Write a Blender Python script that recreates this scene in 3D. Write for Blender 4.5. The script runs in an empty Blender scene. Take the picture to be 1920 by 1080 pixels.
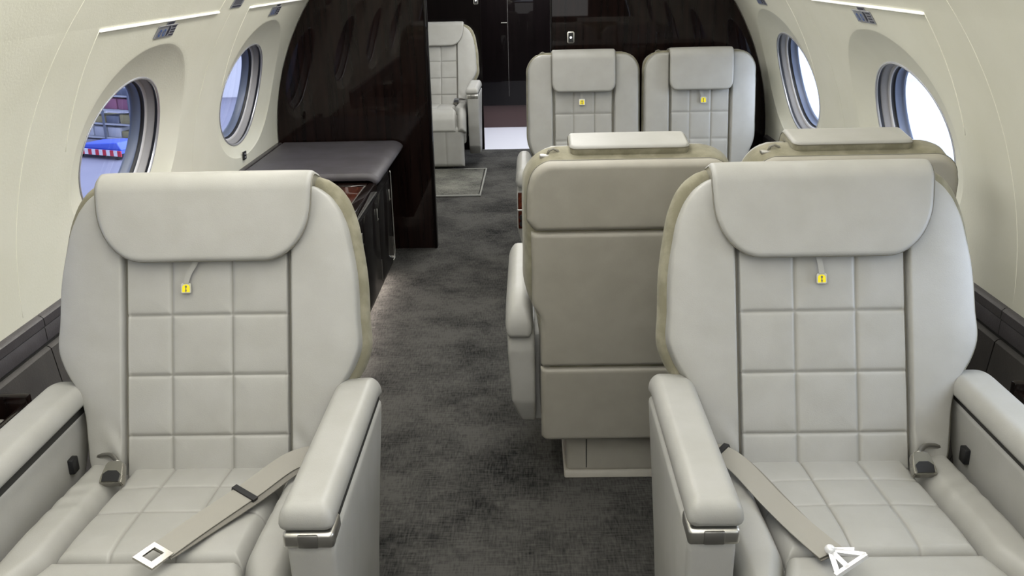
import bpy, bmesh, math, random
import numpy as np
from math import sin, cos, tan, pi, radians, sqrt, atan2, asin, degrees
random.seed(4)
SC = bpy.context.scene
COL = SC.collection

# ------------------------------------------------------------------ materials
def mat(name, base=(.5,.5,.5), rough=.5, metal=0., spec=.5, noise=None, bump=None, coat=0., seam=False, emit=None, sheen=0.):
    m = bpy.data.materials.new(name); m.use_nodes = True
    nt = m.node_tree; N = nt.nodes; L = nt.links
    b = N['Principled BSDF']
    b.inputs['Roughness'].default_value = rough
    b.inputs['Metallic'].default_value = metal
    b.inputs['Specular IOR Level'].default_value = spec
    b.inputs['Coat Weight'].default_value = coat
    b.inputs['Coat Roughness'].default_value = .03
    if sheen: b.inputs['Sheen Weight'].default_value = sheen
    c = N.new('ShaderNodeRGB'); c.outputs[0].default_value = (*base, 1); out = c.outputs[0]
    tc = N.new('ShaderNodeTexCoord')
    if noise:                       # (scale, other colour, lo, hi)
        n = N.new('ShaderNodeTexNoise'); n.inputs['Scale'].default_value = noise[0]; n.inputs['Detail'].default_value = 5
        L.new(tc.outputs['Object'], n.inputs['Vector'])
        r = N.new('ShaderNodeMapRange'); r.inputs[1].default_value = noise[2]; r.inputs[2].default_value = noise[3]
        L.new(n.outputs['Fac'], r.inputs[0])
        mx = N.new('ShaderNodeMixRGB'); mx.inputs[2].default_value = (*noise[1], 1)
        L.new(r.outputs[0], mx.inputs[0]); L.new(out, mx.inputs[1]); out = mx.outputs[0]
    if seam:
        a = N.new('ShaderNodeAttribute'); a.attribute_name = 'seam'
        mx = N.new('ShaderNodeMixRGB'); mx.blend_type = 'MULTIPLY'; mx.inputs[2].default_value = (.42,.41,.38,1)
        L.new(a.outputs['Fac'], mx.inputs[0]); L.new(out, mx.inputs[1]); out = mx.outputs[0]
    L.new(out, b.inputs['Base Color'])
    if bump:                        # (scale, strength, distance)
        n = N.new('ShaderNodeTexNoise'); n.inputs['Scale'].default_value = bump[0]; n.inputs['Detail'].default_value = 3
        L.new(tc.outputs['Object'], n.inputs['Vector'])
        bp = N.new('ShaderNodeBump'); bp.inputs['Strength'].default_value = bump[1]; bp.inputs['Distance'].default_value = bump[2]
        L.new(n.outputs['Fac'], bp.inputs['Height']); L.new(bp.outputs[0], b.inputs['Normal'])
    if emit:
        b.inputs['Emission Color'].default_value = (*emit[0], 1); b.inputs['Emission Strength'].default_value = emit[1]
    return m

def srgb(r, g, b):
    f = lambda c: (c/255/12.92) if c/255 <= .04045 else ((c/255+.055)/1.055)**2.4
    return (f(r), f(g), f(b))

M = {}
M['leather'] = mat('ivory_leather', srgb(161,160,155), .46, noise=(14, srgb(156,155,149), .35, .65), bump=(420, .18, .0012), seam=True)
M['leather_back'] = mat('taupe_ivory_leather', srgb(160,156,145), .5, noise=(14, srgb(154,150,139), .35, .65), bump=(420, .18, .0012), seam=True)
M['suede'] = mat('olive_suede', srgb(122,118,99), .95, noise=(22, srgb(139,135,116), .42, .62), bump=(260, .3, .002), sheen=.15, spec=.1)
M['piping'] = mat('leather_piping', srgb(118,115,104), .5)
M['shadow_gap'] = mat('dark_gap', srgb(40,39,36), .8)
M['chrome'] = mat('brushed_nickel', srgb(205,203,196), .36, 1.)
M['chrome_dark'] = mat('dark_nickel', srgb(165,163,158), .4, 1.)
M['buckle'] = mat('brushed_steel', srgb(170,168,162), .22, 1.)
M['white_metal'] = mat('white_enamelled_metal', srgb(232,232,232), .25, .3)
M['black'] = mat('black_plastic', srgb(20,20,22), .4)
M['webbing'] = mat('grey_belt_webbing', srgb(146,143,134), .6, bump=(900, .25, .001))
M['webbing_dark'] = mat('dark_webbing', srgb(112,109,101), .7)
M['yellow'] = mat('yellow_enamel', srgb(245,225,20), .35)
M['key_grey'] = mat('grey_enamel', srgb(110,108,104), .35, .4)
M['wall'] = mat('cream_vinyl', srgb(219,218,204), .62, noise=(6, srgb(215,214,199), .35, .65), bump=(150, .25, .0015))
M['ceiling'] = mat('white_headliner', srgb(228,227,220), .7)
M['line'] = mat('lit_panel_edge', srgb(250,249,240), .5, emit=((1,.99,.94), .55))  # edge highlight put into a white, self-glowing colour
M['line2'] = mat('lit_panel_seam', srgb(232,230,214), .5, emit=((1,.98,.9), .1))  # light along the seams painted as a pale, faintly glowing colour
M['ledge'] = mat('charcoal_leather', srgb(74,71,74), .42, noise=(9, srgb(64,61,63), .35, .65), bump=(200, .3, .002), seam=True)
M['side_panel'] = mat('dark_taupe_leather', srgb(72,69,67), .6, noise=(7, srgb(60,57,56), .35, .65), bump=(180, .3, .002))
M['cushion_dark'] = mat('slate_leather', srgb(80,77,82), .5, noise=(10, srgb(70,67,70), .35, .65), bump=(160, .35, .002), seam=True)
M['glass'] = None
M['gasket'] = mat('black_rubber', srgb(24,24,26), .5)
M['ring_grey'] = mat('grey_window_liner', srgb(150,148,148), .4)
M['ring_light'] = mat('light_window_liner', srgb(196,194,194), .35)
M['ring_blue'] = mat('slate_window_ring', srgb(100,108,126), .35)
M['lip'] = mat('bright_window_lip', srgb(215,216,222), .25, .6)
M['tile'] = mat('white_galley_floor', srgb(225,225,232), .3)
M['mat_edge'] = mat('grey_mat_binding', srgb(130,130,124), .9)
M['galley_brown'] = mat('brown_kick_panel', srgb(66,46,44), .35)
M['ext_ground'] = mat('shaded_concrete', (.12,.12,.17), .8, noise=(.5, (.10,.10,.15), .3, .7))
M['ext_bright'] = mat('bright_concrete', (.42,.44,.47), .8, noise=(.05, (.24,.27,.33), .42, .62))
M['led'] = mat('led_strip', (1,.9,.8), .5, emit=((1,.86,.72), 4))
M['blue'] = mat('blue_canvas', (0.03,0.06,0.35), .6)
M['red'] = mat('red_paint', (0.3,0.012,0.03), .5)
M['white'] = mat('white_paint', (0.42,0.42,0.48), .5)
M['olive'] = mat('tan_wrapped_goods', (0.17,0.15,0.08), .7)
M['mauve'] = mat('mauve_wrapped_goods', (0.16,0.06,0.11), .7)
M['slate'] = mat('slate_wrapped_goods', (0.07,0.08,0.12), .7)
M['pale'] = mat('pale_wrapped_goods', (0.25,0.26,0.32), .7)
M['sign_metal'] = mat('sign_metal', srgb(150,152,160), .45, .3)
M['sign_ink'] = mat('sign_ink', srgb(45,45,60), .5)
M['sign_blue'] = mat('sign_blue', srgb(60,100,175), .5)
M['glow'] = mat('switch_light', (1,1,1), .5, emit=((1,1,1), 6))

def wood(name, c1, c2, rough, coat, scale=(1,1,1)):
    m = bpy.data.materials.new(name); m.use_nodes = True
    nt = m.node_tree; N = nt.nodes; L = nt.links; b = N['Principled BSDF']
    tc = N.new('ShaderNodeTexCoord'); mp = N.new('ShaderNodeMapping'); mp.inputs['Scale'].default_value = scale
    L.new(tc.outputs['Object'], mp.inputs[0])
    n = N.new('ShaderNodeTexNoise'); n.inputs['Scale'].default_value = 3; n.inputs['Detail'].default_value = 6; n.inputs['Distortion'].default_value = .6
    L.new(mp.outputs[0], n.inputs['Vector'])
    r = N.new('ShaderNodeValToRGB'); r.color_ramp.elements[0].position = .35; r.color_ramp.elements[1].position = .68
    r.color_ramp.elements[0].color = (*c1, 1); r.color_ramp.elements[1].color = (*c2, 1)
    L.new(n.outputs['Fac'], r.inputs[0]); L.new(r.outputs[0], b.inputs['Base Color'])
    b.inputs['Roughness'].default_value = rough; b.inputs['Specular IOR Level'].default_value = .04; b.inputs['Coat Weight'].default_value = coat; b.inputs['Coat Roughness'].default_value = .02; b.inputs['Coat IOR'].default_value = 1.42
    return m
M['wood_dark'] = wood('dark_lacquered_wood', srgb(10,5,4), srgb(25,13,10), .5, .55, (14, 14, .7))
M['wood_black'] = wood('black_lacquered_wood', srgb(8,5,5), srgb(13,8,8), .45, .3, (14, 14, .7))
M['wood_red'] = wood('mahogany_veneer', srgb(44,18,11), srgb(82,38,24), .3, .5, (16, 1.2, 16))

def glass_mat():
    m = bpy.data.materials.new('window_glass'); m.use_nodes = True
    nt = m.node_tree; N = nt.nodes; L = nt.links; N.remove(N['Principled BSDF'])
    t = N.new('ShaderNodeBsdfTransparent'); t.inputs[0].default_value = (.9,.93,.97,1)
    g = N.new('ShaderNodeBsdfGlossy'); g.inputs['Roughness'].default_value = .03
    f = N.new('ShaderNodeFresnel'); f.inputs[0].default_value = 1.13
    mx = N.new('ShaderNodeMixShader'); L.new(f.outputs[0], mx.inputs[0]); L.new(t.outputs[0], mx.inputs[1]); L.new(g.outputs[0], mx.inputs[2])
    L.new(mx.outputs[0], N['Material Output'].inputs[0]); return m
M['glass'] = glass_mat()

def carpet_mat(name, dark, light, lo=.42, hi=.75):
    m = bpy.data.materials.new(name); m.use_nodes = True
    nt = m.node_tree; N = nt.nodes; L = nt.links; b = N['Principled BSDF']
    b.inputs['Roughness'].default_value = .95; b.inputs['Specular IOR Level'].default_value = .1
    tc = N.new('ShaderNodeTexCoord')
    big = N.new('ShaderNodeTexNoise'); big.inputs['Scale'].default_value = 3.2; big.inputs['Detail'].default_value = 7; big.inputs['Roughness'].default_value = .68
    L.new(tc.outputs['Object'], big.inputs['Vector'])
    mp = N.new('ShaderNodeMapping'); mp.inputs['Scale'].default_value = (22, 150, 1); L.new(tc.outputs['Object'], mp.inputs[0])
    fi = N.new('ShaderNodeTexNoise'); fi.inputs['Scale'].default_value = 1; fi.inputs['Detail'].default_value = 3; L.new(mp.outputs[0], fi.inputs['Vector'])
    mp2 = N.new('ShaderNodeMapping'); mp2.inputs['Scale'].default_value = (190, 25, 1); L.new(tc.outputs['Object'], mp2.inputs[0])
    f2 = N.new('ShaderNodeTexNoise'); f2.inputs['Scale'].default_value = 1; f2.inputs['Detail'].default_value = 2; L.new(mp2.outputs[0], f2.inputs['Vector'])
    def mth(op, a, c, v=None):
        n = N.new('ShaderNodeMath'); n.operation = op; L.new(a, n.inputs[0])
        if c is not None: L.new(c, n.inputs[1])
        else: n.inputs[1].default_value = v
        return n.outputs[0]
    fine = mth('ADD', fi.outputs['Fac'], f2.outputs['Fac'])
    fine = mth('MULTIPLY', fine, None, .34)
    s = mth('MULTIPLY', big.outputs['Fac'], None, .78)
    s = mth('ADD', s, fine)
    s = mth('SUBTRACT', s, None, .13)
    r = N.new('ShaderNodeMapRange'); r.inputs[1].default_value = lo; r.inputs[2].default_value = hi; L.new(s, r.inputs[0])
    mx = N.new('ShaderNodeMixRGB'); mx.inputs[1].default_value = (*dark, 1); mx.inputs[2].default_value = (*light, 1)
    L.new(r.outputs[0], mx.inputs[0]); L.new(mx.outputs[0], b.inputs['Base Color'])
    bp = N.new('ShaderNodeBump'); bp.inputs['Strength'].default_value = .6; bp.inputs['Distance'].default_value = .004
    L.new(fine, bp.inputs['Height']); L.new(bp.outputs[0], b.inputs['Normal'])
    return m
M['carpet'] = carpet_mat('charcoal_carpet', srgb(19,19,19), srgb(76,75,72), .40, .70)
M['mat'] = carpet_mat('grey_mat', srgb(58,58,55), srgb(120,119,111))

# ------------------------------------------------------------------ helpers
def empty(name, loc=(0,0,0), rz=0, parent=None):
    o = bpy.data.objects.new(name, None); COL.objects.link(o)
    o.location = loc; o.rotation_euler = (0, 0, rz); o.empty_display_size = .1
    if parent: o.parent = parent
    return o

def tag(o, label=None, cat=None, group=None, kind=None):
    if label: o['label'] = label
    if cat: o['category'] = cat
    if group: o['group'] = group
    if kind: o['kind'] = kind
    return o

def mesh_obj(name, verts, faces, mats, parent=None, midx=None, smooth=True, seam=None):
    me = bpy.data.meshes.new(name)
    me.from_pydata([tuple(map(float, v)) for v in verts], [], [tuple(int(i) for i in f) for f in faces])
    for m in (mats if isinstance(mats, (list, tuple)) else [mats]): me.materials.append(m)
    if midx is not None: me.polygons.foreach_set('material_index', [int(i) for i in midx])
    me.polygons.foreach_set('use_smooth', [smooth]*len(me.polygons))
    if seam is not None:
        a = me.attributes.new('seam', 'FLOAT', 'POINT'); a.data.foreach_set('value', [float(s) for s in seam])
    me.update()
    o = bpy.data.objects.new(name, me); COL.objects.link(o)
    if parent: o.parent = parent
    return o

def bm_obj(name, bm, m, parent=None, smooth=True, angle=35):
    bmesh.ops.recalc_face_normals(bm, faces=bm.faces)
    me = bpy.data.meshes.new(name); bm.to_mesh(me); bm.free()
    for x in (m if isinstance(m, (list, tuple)) else [m]): me.materials.append(x)
    if smooth:
        me.polygons.foreach_set('use_smooth', [True]*len(me.polygons))
        try: me.set_sharp_from_angle(angle=radians(angle))
        except Exception: pass
    o = bpy.data.objects.new(name, me); COL.objects.link(o)
    if parent: o.parent = parent
    return o

def prism_bm(poly, a0, a1, axis='X', bevel=0, seg=3, bm=None):
    """poly: 2-D points of the section; extruded along axis from a0 to a1."""
    own = bmesh.new()
    def P(u, v, a):
        return {'X': (a, u, v), 'Y': (u, a, v), 'Z': (u, v, a)}[axis]
    A = [own.verts.new(P(u, v, a0)) for u, v in poly]; B = [own.verts.new(P(u, v, a1)) for u, v in poly]
    own.faces.new(A); own.faces.new(B[::-1])
    n = len(poly)
    for i in range(n): own.faces.new((A[i], B[i], B[(i+1) % n], A[(i+1) % n]))
    bmesh.ops.recalc_face_normals(own, faces=own.faces)
    if bevel: bmesh.ops.bevel(own, geom=own.edges[:], offset=bevel, segments=seg, profile=.5, affect='EDGES', clamp_overlap=True)
    if bm is None: return own
    me = bpy.data.meshes.new('tmp'); own.to_mesh(me); own.free(); bm.from_mesh(me); bpy.data.meshes.remove(me); return bm

def box_bm(x0, x1, y0, y1, z0, z1, bevel=0, seg=2, bm=None):
    return prism_bm([(y0, z0), (y1, z0), (y1, z1), (y0, z1)], x0, x1, 'X', bevel, seg, bm)

def box(name, x0, x1, y0, y1, z0, z1, m, parent=None, bevel=0, seg=2):
    return bm_obj(name, box_bm(x0, x1, y0, y1, z0, z1, bevel, seg), m, parent, smooth=bevel > 0)

def tube(name, pts, r, m, parent=None, closed=False, n=8):
    V = []; Fs = []; pts = [np.array(p, float) for p in pts]; K = len(pts)
    up0 = None
    for i, p in enumerate(pts):
        if closed: t = pts[(i+1) % K]-pts[i-1]
        else: t = pts[min(i+1, K-1)]-pts[max(i-1, 0)]
        t = t/np.linalg.norm(t)
        if up0 is None: up0 = np.array([0,0,1.]) if abs(t[2]) < .9 else np.array([1.,0,0])
        a = np.cross(t, up0); a /= np.linalg.norm(a); b = np.cross(a, t); up0 = b
        for k in range(n): V.append(p+r*(a*cos(2*pi*k/n)+b*sin(2*pi*k/n)))
    for i in range(K if closed else K-1):
        j = (i+1) % K
        for k in range(n): Fs.append((i*n+k, i*n+(k+1) % n, j*n+(k+1) % n, j*n+k))
    if not closed: Fs.append(tuple(range(n))[::-1]); Fs.append(tuple((K-1)*n+k for k in range(n)))
    return mesh_obj(name, V, Fs, m, parent)

def dist_poly(px, py, P):
    """distance of each point to the closed polyline P (k,2)"""
    A = P; B = np.roll(P, -1, axis=0); d = B-A; L2 = (d**2).sum(1)+1e-12
    out = np.full(px.shape, 1e9)
    for (ax, ay), (dx, dy), l in zip(A, d, L2):
        t = np.clip(((px-ax)*dx+(py-ay)*dy)/l, 0, 1)
        out = np.minimum(out, (px-ax-t*dx)**2+(py-ay-t*dy)**2)
    return np.sqrt(out)

def prof(d, r):
    q = np.clip(d/r, 0, 1); return np.sqrt(np.maximum(0, 1-(1-q)**2))

def pad(name, svals, wl, wr, P, tf, tb, r, mats, parent=None, nu=40, disp=None, seam=None, r2=None, rb=None, backidx=0, pipe=None, inner=None, endopen=None):
    """Soft upholstered shape. svals: stations; wl/wr: left/right edge as function of s; P(x,s,n)->xyz.
    tf/tb front/back thickness, r edge radius, r2 second wider crown radius."""
    S = np.array(svals, float); ns = len(S)
    l = np.array([wl(s) for s in S]); rr_ = np.array([wr(s) for s in S])
    lin = np.linspace(-1, 1, nu); u = .45*lin+.55*np.sin(lin*pi/2)
    X = l[:, None]+(rr_-l)[:, None]*(u[None]+1)/2; Y = np.repeat(S[:, None], nu, 1)
    ring = [(l[i], S[i]) for i in range(ns)]+[(X[-1, j], S[-1]) for j in range(1, nu)]+[(rr_[i], S[i]) for i in range(ns-2, -1, -1)]+[(X[0, j], S[0]) for j in range(nu-2, 0, -1)]
    ring = np.array(ring)
    D = dist_poly(X, Y, ring)
    h = prof(D, r)
    if r2:
        h = h*(.8+.2*prof(D, r2))
    if inner is not None: h = h*inner(X, Y)
    Fh = tf*h
    if disp is not None: Fh = Fh+disp(X, Y)*np.clip(D/.012, 0, 1)
    Bh = tb*prof(D, rb or r)
    V = []; SE = []
    front = np.zeros((ns, nu), int); back = np.zeros((ns, nu), int)
    sm = seam(X, Y) if seam is not None else np.zeros_like(X)
    for i in range(ns):
        for j in range(nu):
            front[i, j] = len(V); V.append(P(X[i, j], Y[i, j], Fh[i, j])); SE.append(sm[i, j])
    for i in range(ns):
        for j in range(nu):
            if i in (0, ns-1) or j in (0, nu-1): back[i, j] = front[i, j]
            else: back[i, j] = len(V); V.append(P(X[i, j], Y[i, j], -Bh[i, j])); SE.append(0)
    Fc = []; mi = []
    for i in range(ns-1):
        for j in range(nu-1):
            Fc.append((front[i, j], front[i, j+1], front[i+1, j+1], front[i+1, j])); mi.append(0)
            Fc.append((back[i, j], back[i+1, j], back[i+1, j+1], back[i, j+1])); mi.append(backidx)
    o = mesh_obj(name, V, Fc, mats, parent, mi, True, SE)
    # make the outside face outwards
    bm = bmesh.new(); bm.from_mesh(o.data); bmesh.ops.recalc_face_normals(bm, faces=bm.faces); bm.to_mesh(o.data); bm.free()
    if pipe:
        pts = [P(x, s, pipe[2] if len(pipe) > 2 else 0) for x, s in ring[::2]]
        tube('piping', pts, pipe[0], pipe[1], o, closed=True, n=6)
    return o

def stations(a, b, n, ends=.35):
    lin = np.linspace(-1, 1, n); u = (1-ends)*lin+ends*np.sin(lin*pi/2)
    return a+(b-a)*(u+1)/2

def interp(pts):
    xs = [p[0] for p in pts]; ys = [p[1] for p in pts]
    return lambda s: float(np.interp(s, xs, ys))

def smooth_interp(pts):
    """Catmull-like smooth interpolation by resampling"""
    xs = np.array([p[0] for p in pts], float); ys = np.array([p[1] for p in pts], float)
    m = np.gradient(ys, xs)
    def f(s):
        s = min(max(s, xs[0]), xs[-1]); i = min(max(int(np.searchsorted(xs, s)-1), 0), len(xs)-2)
        h = xs[i+1]-xs[i]; t = (s-xs[i])/h
        return float((2*t**3-3*t**2+1)*ys[i]+(t**3-2*t**2+t)*h*m[i]+(-2*t**3+3*t**2)*ys[i+1]+(t**3-t**2)*h*m[i+1])
    return f

def quilt(xl, sl, depth=.0075, sig=.010, xlim=None):
    def f(X, Y):
        g = np.zeros_like(X)
        q = lambda d: .55*np.exp(-(d/.0032)**2)+.45*np.exp(-d/(sig*1.7))
        for x0 in xl: g = np.maximum(g, q(np.abs(X-x0)))
        for s0 in sl: g = np.maximum(g, q(np.abs(Y-s0)))
        return -depth*g
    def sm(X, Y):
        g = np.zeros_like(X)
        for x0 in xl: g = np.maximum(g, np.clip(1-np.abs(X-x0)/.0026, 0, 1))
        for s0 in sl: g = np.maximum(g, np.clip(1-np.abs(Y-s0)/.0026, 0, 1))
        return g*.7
    return f, sm

# ------------------------------------------------------------------ seats
def ribbon(name, pts, w, th, m, parent):
    """belt: centre points with a sideways unit vector each"""
    V = []; Fc = []
    for p, sv in pts:
        p = np.array(p, float); sv = np.array(sv, float); sv /= np.linalg.norm(sv)
        for a, b in ((-1, 0), (1, 0), (1, 1), (-1, 1)):
            V.append(p+sv*a*w/2+np.array([0, 0, b*th]))
    for i in range(len(pts)-1):
        for k in range(4): Fc.append((i*4+k, i*4+(k+1) % 4, i*4+4+(k+1) % 4, i*4+4+k))
    Fc.append((3, 2, 1, 0)); n = (len(pts)-1)*4; Fc.append((n, n+1, n+2, n+3))
    return mesh_obj(name, V, Fc, m, parent, smooth=False)

def subdiv_path(P, n=6):
    P = [np.array(p, float) for p in P]; out = []
    for i in range(len(P)-1):
        p0 = P[max(i-1, 0)]; p1 = P[i]; p2 = P[i+1]; p3 = P[min(i+2, len(P)-1)]
        for k in range(n):
            t = k/n
            out.append(.5*((2*p1)+(-p0+p2)*t+(2*p0-5*p1+4*p2-p3)*t*t+(-p0+3*p1-3*p2+p3)*t**3))
    out.append(P[-1]); return out

def tag_plate(parent, at, up, nrm, size=.0225):
    """square metal tag with a yellow arch and a grey keyhole-like figure"""
    up = np.array(up, float); nrm = np.array(nrm, float); rt = np.cross(up, nrm)
    rt /= np.linalg.norm(rt)
    def W(x, y, z): return np.array(at)+rt*x+up*y+nrm*z
    V = []; Fc = []; mi = []
    def poly(pts, z, m):
        b = len(V); V.extend([W(x, y, z) for x, y in pts]); Fc.append(tuple(range(b, b+len(pts)))); mi.append(m)
    h = size/2; c = .0025
    sq = [(-h+c, -h), (h-c, -h), (h, -h+c), (h, h-c), (h-c, h), (-h+c, h), (-h, h-c), (-h, -h+c)]
    b = len(V); V.extend([W(x, y, 0) for x, y in sq]); V.extend([W(x, y, .004) for x, y in sq])
    for i in range(8): Fc.append((b+i, b+(i+1) % 8, b+8+(i+1) % 8, b+8+i)); mi.append(0)
    Fc.append(tuple(range(b+8, b+16))); mi.append(0)
    arch = [(-.38*size, -.40*size), (.38*size, -.40*size), (.38*size, .08*size)]+[(.38*size*cos(a), .08*size+.30*size*sin(a)) for a in np.linspace(0, pi, 12)[1:-1]]+[(-.38*size, .08*size)]
    poly(arch, .0044, 1)
    poly([(.11*size*cos(a), .14*size+.12*size*sin(a)) for a in np.linspace(0, 2*pi, 12, endpoint=False)], .0048, 2)
    poly([(-.045*size, -.40*size), (.045*size, -.40*size), (.045*size, .05*size), (-.045*size, .05*size)], .0048, 2)
    poly([(-.09*size, -.28*size), (.09*size, -.28*size), (.09*size, -.18*size), (-.09*size, -.18*size)], .0049, 2)
    return mesh_obj('metal_tag', V, Fc, [M['chrome'], M['yellow'], M['key_grey']], parent, mi, False)

def back_frame(rec):
    a = radians(rec); ex = np.array([1., 0, 0]); e = np.array([0, sin(a), cos(a)]); n = np.array([0, -cos(a), sin(a)]); O = np.array([0, 0, .45])
    return lambda x, t, h: O+ex*x+e*t+n*h, e, n

def headrest(root, P, hw, t0, ttop, depth, corner, th=.034, lift=.02, turn=.92):
    """flap hanging over the front, bending over the top and ending behind it"""
    rad = .040
    L1 = ttop-rad-t0; L2 = rad*pi/2*turn; L3 = depth
    Ltot = L1+L2+L3
    amax = pi/2*turn
    def base(s):                     # centre line: returns (t, n, angle)
        if s <= L1: return t0+s, lift-.012*(1-s/L1)**2*0, 0.
        if s <= L1+L2:
            a = (s-L1)/rad; return t0+L1+rad*sin(a), lift-rad*(1-cos(a)), a
        d = s-L1-L2; a = amax
        return t0+L1+rad*sin(a)+d*cos(a), lift-rad*(1-cos(a))-d*sin(a), a
    def Q(x, s, h):
        t, nn, a = base(s)
        return P(x, t+h*sin(a), nn+h*cos(a))
    def w(s):
        k = 1-.045*(1-min(1, s/L1)) if corner[0] > .1 else 1
        if s < corner[0]:
            q = 1-s/corner[0]; return hw*k-corner[1]*(1-sqrt(max(0, 1-q*q)))
        if s > Ltot-.02:
            q = (s-(Ltot-.02))/.02; return hw-.02*(1-sqrt(max(0, 1-q*q)))
        return hw*k
    sv = np.concatenate([corner[0]*(1-np.cos(np.linspace(0, pi/2, 16))), np.linspace(corner[0], Ltot-.02, 44)[1:], Ltot-.02+.02*np.sin(np.linspace(0, pi/2, 8))[1:]])
    return pad('headrest', sv, lambda s: -w(s), w, Q, th*.30, th*.85, .008, [M['leather'], M['suede']], root, nu=44, backidx=1, r2=.09, rb=.010, pipe=(.0014, M['piping'], .001))

def exec_seat(name, cx, Yj, label, group=None, tagx=-.03, strapx=-.03, belt=None, buckle_side=-1, cols=(-.081, .056), drow=0.):
    rec = 20
    root = empty(name, (cx, Yj, 0)); tag(root, label, 'seat', group)
    P, e, n = back_frame(rec)
    wpts = [(-.03,.262),(0,.272),(.05,.278),(.12,.286),(.17,.302),(.21,.326),(.25,.342),(.33,.341),(.42,.337),(.49,.327),(.57,.309),(.61,.290),(.636,.266),(.652,.238),(.662,.20)]
    W0 = smooth_interp(wpts)
    W = W0
    # suede shell
    def ws(t): return W0(min(max(t+.004, -.03), .662))+.018
    st = stations(-.10, .658, 60, .5)
    pad('suede_shell', st, lambda t: -ws(t), ws, lambda x, t, h: P(x, t, h-.05), .022, .10, .022, [M['suede']], root, nu=40, rb=.07)
    pad('back_core', stations(-.02, .62, 20, .3), lambda t: -.26+.03*max(0, t-.5)/.1, lambda t: .26-.03*max(0, t-.5)/.1, lambda x, t, h: P(x, t, h-.05), .040, .005, .02, [M['piping']], root, nu=12)
    # bolsters
    T = .062
    W = lambda t: W0(min(t+.024*min(1, max(0, (t-.40)/.18)), .662))
    sv = stations(-.03, .638, 84, .45)
    for sg in (-1, 1):
        inn = lambda t: .186
        out = W
        def inner(X, Y):
            ax = np.abs(X); din = ax-.186
            return .74+.26*prof(np.maximum(np.array([[W(y) for y in Y[:, 0]]]).T-ax, 0), .085)
        def dsp(X, Y):   # small stretch creases near the bottom
            return .0028*np.exp(-((Y-.05)/.04)**2)*np.sin(X*95+Y*60)*np.exp(-((np.abs(X)-.2)/.03)**2)
        wl = (lambda t: -W(t)) if sg < 0 else inn
        wr = (lambda t: -.186) if sg < 0 else out
        pad('side_bolster', sv, wl, wr, lambda x, t, h: P(x, t, h-.05), T, .01, .008, [M['leather']], root, nu=40, inner=inner, disp=dsp, pipe=None)
    # quilted centre
    ql, qs = quilt(cols, (.068+drow, .203+drow, .338+drow))
    def qdisp(X, Y):
        return ql(X, Y)
    def qseam(X, Y):
        return qs(X, Y)
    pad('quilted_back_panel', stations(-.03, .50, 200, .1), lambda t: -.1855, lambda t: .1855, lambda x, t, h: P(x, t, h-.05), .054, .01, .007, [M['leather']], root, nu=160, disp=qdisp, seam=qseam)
    hr = headrest(root, P, .243, .457+drow, .652, .078, (.12, .095), th=.036, lift=.028, turn=1.0)
    # pull strap with metal tag
    pts = subdiv_path([P(strapx, .475, .012), P(strapx, .455, .012), P(strapx+(tagx-strapx)*.7, .43, .010), P(tagx, .408, .010)], 5)
    st_ = ribbon('pull_strap', [(p+np.array([0, -.004, 0]), (1, 0, 0)) for p in pts], .012, .003, M['leather'], root)
    tag_plate(st_, P(tagx, .398, .010), e, n)
    # rear leather panel
    pad('back_cover', stations(-.08, .60, 30, .5), lambda t: -(W(min(t, .6))-.03), lambda t: W(min(t, .6))-.03, lambda x, t, h: P(x, t, -.145-h), .014, .004, .02, [M['leather_back']], root, nu=24)
    # ---- cushion : path front-back
    zc = .462
    def C(x, s, h):
        # s: distance forward of the crease; a slight rise to the front then rolls down
        if s < .44:
            return np.array([x, -s, zc-.018+.018*min(1, max(s, 0)/.3)+h])
        a = min((s-.44)/.10, 1.35)
        ex_ = max(0, s-.44-.135)
        return np.array([x, -.44-.10*sin(a)-ex_*cos(a)-h*sin(a), zc-.10*(1-cos(a))-ex_*sin(a)+h*cos(a)])
    base0 = lambda f: (lambda x, s, h: f(x, s, h-.05))
    cq, cs = quilt((cols[0]*.92, cols[1]*.92), (.095, .205), depth=.006, sig=.010)
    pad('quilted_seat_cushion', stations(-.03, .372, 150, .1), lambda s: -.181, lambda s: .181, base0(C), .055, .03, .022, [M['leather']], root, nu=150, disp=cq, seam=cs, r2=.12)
    pad('front_cushion_roll', stations(.372, .66, 44, .3), lambda s: -(.182+.030*min(1, (s-.372)/.1)), lambda s: .182+.030*min(1, (s-.372)/.1), base0(C), .052, .03, .022, [M['leather']], root, nu=40)
    for sg in (-1, 1):
        def inn(s): return .182+.030*min(1, max(0, (s-.372)/.1))
        wl = (lambda s: -.283) if sg < 0 else inn
        wr = (lambda s: -inn(s)) if sg < 0 else (lambda s: .283)
        def crease(X, Y):
            return .0016*np.sin(Y*110+X*40)*np.exp(-((Y-.16)/.09)**2)
        pad('side_cushion', stations(-.03, .66, 80, .2), wl, wr, base0(C), .064, .03, .030, [M['leather']], root, nu=26, disp=crease, r2=.05)
    bm = prism_bm([(.03, .20), (-.46, .20), (-.52, .34), (-.48, .42), (.03, .42)], -.275, .275, 'X', .015)
    bm_obj('cushion_pan', bm, M['leather'], root)
    # leg rest under the cushion front, two seams
    def Lg(x, s, h): return np.array([x, -.515-h+.02*(s/.30), .345-s])
    lq, ls = quilt((-.13, .13), (), depth=.004, sig=.006)
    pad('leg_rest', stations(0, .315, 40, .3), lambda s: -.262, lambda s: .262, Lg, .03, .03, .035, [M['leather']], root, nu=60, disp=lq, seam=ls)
    bm = prism_bm([(-.40, .0), (.02, .0), (.04, .06), (.02, .22), (-.42, .22), (-.44, .06)], -.17, .17, 'X', .015)
    bm_obj('seat_base', bm, M['leather_back'], root)
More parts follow.
